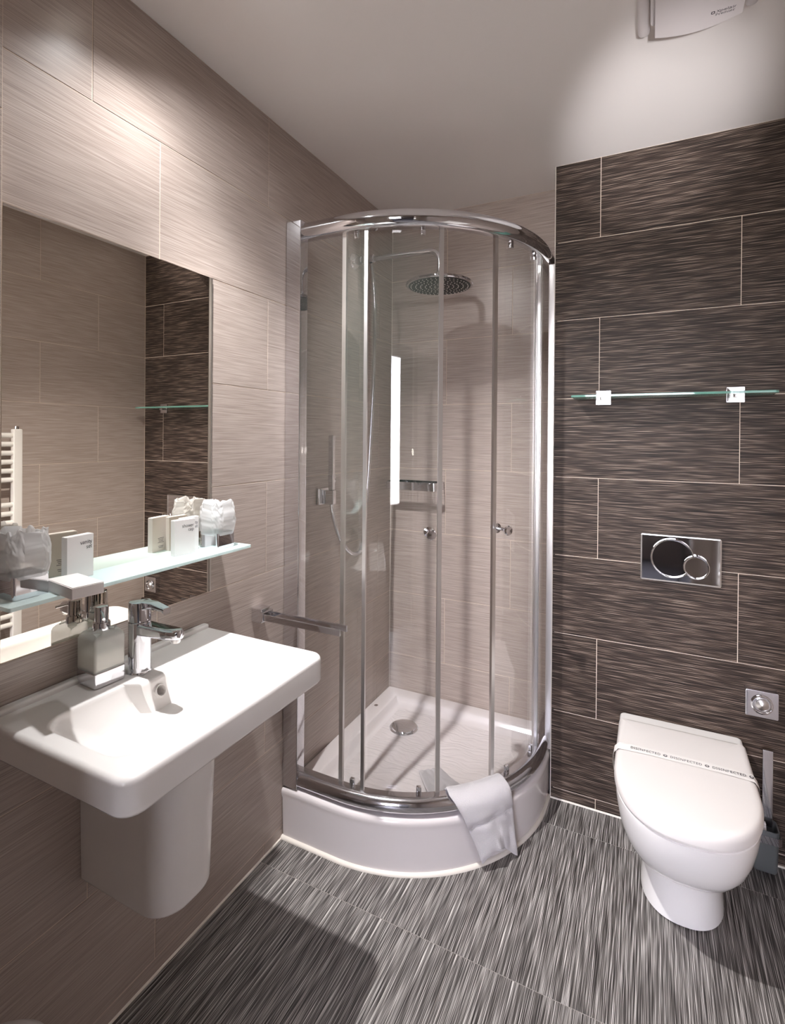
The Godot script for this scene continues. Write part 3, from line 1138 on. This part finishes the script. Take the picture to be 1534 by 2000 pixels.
# ---------------------------------------------------------------- toilet wall
func dshape(hw: float, z0: float, z1: float, r0: float, n := 28) -> PackedVector2Array:
	# straight back at z0 with corner radius r0, a long rounded front to z1
	var o := PackedVector2Array()
	var zs := z1 - hw * 1.28
	for i in n + 1:
		var a := PI * i / n
		# superellipse nose
		var cx := signf(cos(a)) * pow(absf(cos(a)), 0.86)
		var sz := pow(maxf(sin(a), 0.0), 0.92)
		o.append(Vector2(cx * hw, zs + sz * (z1 - zs)))
	for i in 5:
		var a := PI + PI / 2 * i / 4
		o.append(Vector2(-hw + r0 + cos(a) * r0, z0 + r0 + sin(a) * r0))
	for i in 5:
		var a := PI * 1.5 + PI / 2 * i / 4
		o.append(Vector2(hw - r0 + cos(a) * r0, z0 + r0 + sin(a) * r0))
	return o


func build_toilet_side() -> void:
	var cx := 1.229
	var t := thing("toilet", "white ceramic toilet with closed lid against the dark tile wall", "toilet", Vector3(cx, 0, ZD))
	var b := MB.new()
	var rings := []
	for p in [[0.106, 0.378, 0.0], [0.112, 0.386, 0.004], [0.111, 0.385, 0.03], [0.107, 0.380, 0.07], [0.107, 0.384, 0.11], [0.112, 0.394, 0.140], [0.118, 0.405, 0.156], [0.124, 0.425, 0.163], [0.138, 0.462, 0.178], [0.152, 0.500, 0.205], [0.164, 0.532, 0.240], [0.173, 0.556, 0.280], [0.179, 0.572, 0.320], [0.182, 0.580, 0.350], [0.182, 0.582, 0.366], [0.176, 0.576, 0.372]]:
		rings.append(lift(dshape(p[0], 0.001, p[1], 0.01), p[2]))
	b.loft(rings)
	part("bowl", b.mesh(42.0), M.ceramic, t)
	b = MB.new()
	rings = []
	for p in [[0.0, 0.36], [0.0, 0.384], [0.002, 0.390], [0.007, 0.3935], [0.012, 0.394]]:
		rings.append(lift(inset(rrect(0.372, 0.092, 0.016, 4, Vector2(0, 0.047)), p[0]), p[1]))
	b.loft(rings)
	part("rear_ledge", b.mesh(), M.ceramic, t)
	var so := dshape(0.186, 0.086, 0.590, 0.012)
	b = MB.new()
	prism(b, inset(so, 0.004), 0.372, 0.384, 0.003, 2)
	part("seat", b.mesh(), M.plastic, t)
	b = MB.new()
	rings = []
	for p in [[0.006, 0.378], [0.001, 0.3795], [0.0, 0.383], [0.0, 0.398], [0.003, 0.409], [0.010, 0.4155], [0.022, 0.4185]]:
		rings.append(lift(inset(so, p[0]), p[1]))
	for p in [[0.7, 0.420], [0.4, 0.421], [0.15, 0.4212]]:
		rings.append(lift(shrink(inset(so, 0.022), p[0], Vector2(0, 0.32)), p[1]))
	b.loft(rings)
	part("lid", b.mesh(45.0), M.plastic, t)

	# paper band round lid and bowl
	var bd := thing("hygiene_band", "white paper hygiene band printed DISINFECTED across the toilet lid", "paper band", Vector3(cx, 0, ZD))
	b = MB.new()
	var pts := []
	var prof := [[-0.178, 0.330], [-0.190, 0.350], [-0.1945, 0.376], [-0.1905, 0.404], [-0.178, 0.4195], [-0.12, 0.4222], [-0.06, 0.4224], [0.0, 0.4225], [0.06, 0.4224], [0.12, 0.4222], [0.178, 0.4195], [0.1895, 0.404], [0.1905, 0.376], [0.186, 0.350], [0.178, 0.330]]
	var zb0 := 0.264
	var zb1 := 0.303
	for side in 2:
		for p in prof:
			pts.append(Vector3(p[0], p[1], zb0 if side == 0 else zb1))
	b.grid(pts, prof.size(), 2)
	var pts2 := []
	for p in pts:
		pts2.append(p + Vector3(0, -0.0003, 0))
	b.grid(pts2, prof.size(), 2)
	part("paper_strip", b.mesh(60.0), M.paper, bd)
	var face := Basis(Vector3(1, 0, 0), Vector3(0, 0, -1), Vector3(0, 1, 0))
	for i in 3:
		var x := -0.102 + i * 0.110
		text("lettering", "DISINFECTED", 0.0155, Transform3D(face, Vector3(x, 0.4228, 0.284)), M.ink, bd, "Droid Sans", HORIZONTAL_ALIGNMENT_CENTER, 0.92)
		b = MB.new()
		lathe(b, [[0.0, 0.0], [0.0058, 0.0], [0.0058, 0.0004], [0.0, 0.0004]], 20)
		var e := part("print_mark", b.mesh(), M.ink, bd, Transform3D(Basis(), Vector3(x + 0.055, 0.4225, 0.284)))
		b = MB.new()
		box(b, Vector3(-0.0035, 0.0002, -0.0009), Vector3(0.0035, 0.0007, 0.0009), 0.0)
		box(b, Vector3(-0.0009, 0.0002, -0.0035), Vector3(0.0009, 0.0007, 0.0035), 0.0)
		part("cross", b.mesh(), M.paper, e)

	# flush plate
	var f := thing("flush_plate", "polished rectangular flush plate with two overlapping round buttons above the toilet", "flush plate", Vector3(cx, 0.970, ZD))
	var up := Transform3D(Basis(Vector3(1, 0, 0), Vector3(0, 0, 1), Vector3(0, -1, 0)), Vector3.ZERO)   # local y towards the room
	b = MB.new()
	prism(b, rrect(0.244, 0.160, 0.004, 3), 0.0, 0.009, 0.001, 2, up)
	part("plate", b.mesh(), M.chrome, f)
	b = MB.new()
	var ro := rrect(0.247, 0.163, 0.005, 3)
	b.loft([lift(ro, 0.0, up), lift(ro, 0.0105, up), lift(inset(ro, 0.004), 0.0115, up), lift(inset(ro, 0.0048), 0.0085, up)], true, false, false)
	part("frame", b.mesh(), M.satin, f, Transform3D.IDENTITY, "pale raised frame")
	for k in 2:
		var r: float = [0.068, 0.040][k]
		var hh: float = [0.019, 0.024][k]
		var at: Vector3 = [Vector3(-0.024, 0.003, 0), Vector3(0.049, -0.020, 0)][k]
		b = MB.new()
		lathe(b, [[0.0, 0.008], [r, 0.008], [r, hh - 0.001], [r - 0.002, hh], [r - 0.004, hh - 0.0005], [r - 0.0045, hh - 0.0025], [r - 0.006, hh - 0.003], [0.0, hh - 0.003]], 56, up)
		part("button", b.mesh(25.0), M.chrome, f, Transform3D(Basis(), at))

	# paper holder
	var ph := thing("roll_holder", "square chrome toilet roll bracket low on the dark wall by the corner", "roll holder", Vector3(1.466, 0.529, ZD))
	b = MB.new()
	prism(b, rrect(0.090, 0.086, 0.004, 3), 0.0, 0.030, 0.002, 2, up)
	part("block", b.mesh(), M.chrome, ph)
	b = MB.new()
	lathe(b, [[0.0, 0.029], [0.030, 0.029], [0.031, 0.034], [0.027, 0.036], [0.022, 0.031], [0.0, 0.0305]], 40, up)
	part("boss", b.mesh(), M.chrome, ph)
	b = MB.new()
	lathe(b, [[0.0, 0.030], [0.019, 0.030], [0.018, 0.036], [0.010, 0.041], [0.0, 0.0425]], 32, up)
	part("spindle_end", b.mesh(), M.satin, ph)

	# toilet brush
	var br := thing("toilet_brush", "wall-hung toilet brush with flat chrome handle beside the toilet", "toilet brush", Vector3(1.470, 0, ZD + 0.055))
	part("wall_bracket", boxm(Vector3(-0.018, 0.130, -0.054), Vector3(0.018, 0.166, -0.030), 0.002), M.chrome, br)
	var oo := rrect(0.086, 0.080, 0.012, 4)
	b = MB.new()
	b.loft([lift(oo, 0.122), lift(oo, 0.146), lift(inset(oo, 0.004), 0.146), lift(inset(oo, 0.004), 0.122), lift(oo, 0.122)], true, false, false)
	part("holder_ring", b.mesh(), M.chrome, br)
	b = MB.new()
	var co := rrect(0.076, 0.070, 0.014, 4)
	b.loft([lift(inset(co, 0.010), 0.022), lift(inset(co, 0.005), 0.030), lift(co, 0.158), lift(inset(co, 0.004), 0.158), lift(inset(co, 0.010), 0.032)], true, true, true)
	part("cup", b.mesh(), M.smoked_glass, br, Transform3D.IDENTITY, "smoked frosted glass cup")
	part("handle", boxm(Vector3(-0.004, 0.150, -0.010), Vector3(0.024, 0.394, -0.004), 0.0015), M.chrome, br)
	b = MB.new()
	lathe(b, [[0.0, 0.04], [0.022, 0.045], [0.027, 0.07], [0.024, 0.11], [0.008, 0.125], [0.006, 0.16], [0.0, 0.16]], 24)
	part("brush_head", b.mesh(), M.card, br)

	# clear glass shelf on two square brackets
	var gs := thing("glass_shelf", "clear green-edged glass shelf on two square chrome mounts on the dark wall", "shelf", Vector3(1.182, 1.541, ZD))
	b = MB.new()
	prism(b, rrect(0.614, 0.112, 0.012, 4, Vector2(0, 0.066)), -0.004, 0.004, 0.001, 2)
	part("glass_plate", b.mesh(), M.green_glass, gs)
	for x in [-0.206, 0.206]:
		b = MB.new()
		prism(b, rrect(0.052, 0.052, 0.002, 2), 0.0, 0.009, 0.001, 2, up)
		var mt := part("mount", b.mesh(), M.chrome, gs, Transform3D(Basis(), Vector3(x, 0.0, 0)))
		part("clamp", boxm(Vector3(-0.011, -0.010, 0.008), Vector3(0.011, 0.010, 0.028), 0.0015), M.chrome, mt)


# ---------------------------------------------------------------- ceiling fan
func build_fan() -> void:
	var f := thing("extractor_fan", "pale grey ceiling extractor fan with a curved front panel", "extractor fan", Vector3(1.222, H, 0.90))
	var b := MB.new()
	box(b, Vector3(-0.098, -0.070, -0.010), Vector3(0.098, -0.0005, 0.190), 0.006)
	part("housing", b.mesh(), M.fan_plastic, f)
	for x in [-0.112, 0.112]:
		b = MB.new()
		prism(b, rrect(0.028, 0.044, 0.012, 4), -0.078, 0.262, 0.008, 3, Transform3D(Basis(Vector3(1, 0, 0), Vector3(0, 0, 1), Vector3(0, -1, 0)), Vector3(x, -0.0225, 0)))
		part("side_vent", b.mesh(), M.fan_plastic, f)
	var o := PackedVector2Array()
	for i in 13:
		var x := -0.088 + 0.176 * i / 12
		o.append(Vector2(x, -0.018 - 0.020 * (1 - pow(x / 0.088, 2))))
	for i in 13:
		var x := 0.088 - 0.176 * i / 12
		o.append(Vector2(x, 0.175 + 0.020 * (1 - pow(x / 0.088, 2))))
	b = MB.new()
	prism(b, o, -0.092, -0.083, 0.001, 2)
	part("front_panel", b.mesh(30.0), M.fan_plastic, f)
	part("grille_neck", boxm(Vector3(-0.070, -0.085, 0.0), Vector3(0.070, -0.055, 0.125), 0.004), M.fan_plastic, f)
	for i in 4:
		part("clip_rib", boxm(Vector3(-0.010 + i * 0.008, -0.0905, -0.0395), Vector3(-0.006 + i * 0.008, -0.084, -0.034), 0.0006), M.fan_plastic, f)
	var face := Basis(Vector3(1, 0, 0), Vector3(0, 0, 1), Vector3(0, -1, 0))
	text("lettering", "Xpelair", 0.0105, Transform3D(face, Vector3(0.054, -0.0921, 0.010)), M.ink, f, "Droid Sans", HORIZONTAL_ALIGNMENT_CENTER, 1.15)
	text("lettering", "Premier", 0.0085, Transform3D(face, Vector3(0.052, -0.0921, 0.0005)), M.ink, f, "Droid Serif", HORIZONTAL_ALIGNMENT_CENTER, 1.15)
	b = MB.new()
	for k in 2:
		var rg := []
		for i in 25:
			var a := TAU * i / 24
			var r := PackedVector3Array()
			for q in [[-0.0005, 0.0], [0.0005, 0.0], [0.0005, -0.0003], [-0.0005, -0.0003]]:
				r.append(Vector3(cos(a) * (0.0028 + q[0]), q[1], sin(a) * (0.0042 + q[0])))
			rg.append(r)
		var tmp := MB.new()
		tmp.loft(rg, true, false, false)
		for i in tmp.v.size():
			b.add(Basis(Vector3.UP, [0.7, -0.7][k]) * tmp.v[i])
		var base := b.v.size() - tmp.v.size()
		for i in tmp.t:
			b.t.append(base + i)
	part("logo", b.mesh(), M.ink, f, Transform3D(Basis(), Vector3(0.0285, -0.0920, 0.009)))


# ---------------------------------------------------------------- right wall, bin
func build_right_wall_things() -> void:
	var r := thing("towel_radiator", "white ladder towel radiator on the beige wall, seen in the mirror", "radiator", Vector3(W - 0.072, 0, 0))
	for z in [0.916, 1.38]:
		part("upright", boxm(Vector3(-0.016, 0.42, z - 0.019), Vector3(0.016, 1.412, z + 0.019), 0.006), M.radiator_enamel, r)
	for g in [[1.383, 6], [1.067, 6], [0.724, 6]]:
		for i in g[1]:
			var y: float = g[0] - 0.0405 * i
			part("rung", tubem(PackedVector3Array([Vector3(0, y, 0.925), Vector3(0, y, 1.375)]), 0.0115, 12), M.radiator_enamel, r)
	for z in [0.99, 1.31]:
		for y in [1.344, 0.53]:
			part("bracket", tubem(PackedVector3Array([Vector3(0.0, y, z), Vector3(0.0715, y, z)]), 0.010, 12), M.radiator_enamel, r)
	part("air_vent", tubem(PackedVector3Array([Vector3(0, 1.411, 0.916), Vector3(0, 1.424, 0.916)]), 0.009, 14), M.chrome, r)

	var p := thing("waste_bin", "white round-topped waste bin on the floor below the basin", "bin", Vector3(0.150, 0, 1.79))
	var b := MB.new()
	lathe(b, [[0.0, 0.0], [0.082, 0.0], [0.086, 0.006], [0.095, 0.275], [0.0945, 0.278]], 40)
	part("body", b.mesh(), M.bin_plastic, p)
	b = MB.new()
	lathe(b, [[0.090, 0.276], [0.098, 0.278], [0.0985, 0.290], [0.090, 0.312], [0.070, 0.332], [0.040, 0.344], [0.0, 0.348]], 40)
	part("lid", b.mesh(), M.bin_plastic, p)


# ---------------------------------------------------------------- towel over the tray
func build_towel() -> void:
	var t := thing("hand_towel", "white terry hand towel draped over the shower's bottom rail", "towel")
	# [off, y] from the tail inside the tray, over the rail and down the apron
	var keys := [[0.275, 0.158], [0.18, 0.160], [0.115, 0.164], [0.078, 0.190], [0.060, 0.222], [0.040, 0.245], [0.012, 0.243], [-0.012, 0.222], [-0.019, 0.185], [-0.020, 0.140], [-0.024, 0.090], [-0.030, 0.030]]
	var path := PackedVector2Array()
	for i in keys.size() - 1:
		for k in 6:
			var g := func(j: int) -> Vector2: return Vector2(keys[clampi(j, 0, keys.size() - 1)][0], keys[clampi(j, 0, keys.size() - 1)][1])
			path.append(g.call(i).cubic_interpolate(g.call(i + 1), g.call(i - 1), g.call(i + 2), k / 6.0))
	path.append(Vector2(keys[-1][0], keys[-1][1]))
	var nu := 36
	var nv := path.size()
	var nz := noise(3, 1.0, 3)
	var mid := []
	for j in nv:
		var f := float(j) / (nv - 1)
		var hang := clampf((f - 0.55) / 0.45, 0.0, 1.0)
		var tail := clampf((0.42 - f) / 0.42, 0.0, 1.0)
		for i in nu:
			var u := float(i) / (nu - 1)
			var s := lerpf(0.598 + 0.100 * pow(hang, 1.1) - 0.060 * tail, 0.815 + 0.020 * hang - 0.120 * tail, u)
			var off := path[j].x
			var y := path[j].y
			off += nz.get_noise_2d(u * 3.0, f * 4.0) * 0.006 * hang - 0.012 * hang * exp(-pow((u - 0.28 - 0.1 * hang) / 0.16, 2.0))
			y += (0.042 * sin(u * PI * 1.15 + 0.35) - 0.016) * pow(hang, 3.0) + nz.get_noise_2d(u * 4.0 + 9.0, f * 5.0) * 0.004 * tail
			if hang > 0.0:
				y += 0.02 * u * pow(hang, 3.0)
			# woven border
			off += 0.0065 * exp(-pow((hang - 0.58 + 0.10 * u) / 0.022, 2.0))
			var q := ring(s, off)
			mid.append(Vector3(q.x, y, q.y))
	var b := MB.new()
	var th := 0.0042
	var top := []
	var bot := []
	for j in nv:
		for i in nu:
			var du: Vector3 = mid[j * nu + mini(i + 1, nu - 1)] - mid[j * nu + maxi(i - 1, 0)]
			var dv: Vector3 = mid[mini(j + 1, nv - 1) * nu + i] - mid[maxi(j - 1, 0) * nu + i]
			var n := dv.cross(du).normalized()
			if n.y < 0.0 and j < nv * 0.5:
				n = -n
			var e := minf(minf(i, nu - 1 - i), minf(j, nv - 1 - j))
			var k := th * (0.35 if e < 1 else 0.85 if e < 2 else 1.0)
			top.append(mid[j * nu + i] + n * k)
			bot.append(mid[j * nu + i] - n * k)
	b.grid(top, nu, nv)
	var f2 := b.v.size()
	b.grid(bot, nu, nv)
	# turn the lower sheet round and close the rim
	var cut := (nu - 1) * (nv - 1) * 6
	for k in range(cut, b.t.size(), 3):
		var x := b.t[k + 1]
		b.t[k + 1] = b.t[k + 2]
		b.t[k + 2] = x
	for i in nu - 1:
		b.quad(i + 1, i, f2 + i, f2 + i + 1)
		var l := (nv - 1) * nu
		b.quad(l + i, l + i + 1, f2 + l + i + 1, f2 + l + i)
	for j in nv - 1:
		b.quad(j * nu, (j + 1) * nu, f2 + (j + 1) * nu, f2 + j * nu)
		var l := nu - 1
		b.quad((j + 1) * nu + l, j * nu + l, f2 + j * nu + l, f2 + (j + 1) * nu + l)
	part("cloth", b.mesh(70.0), M.terry, t)
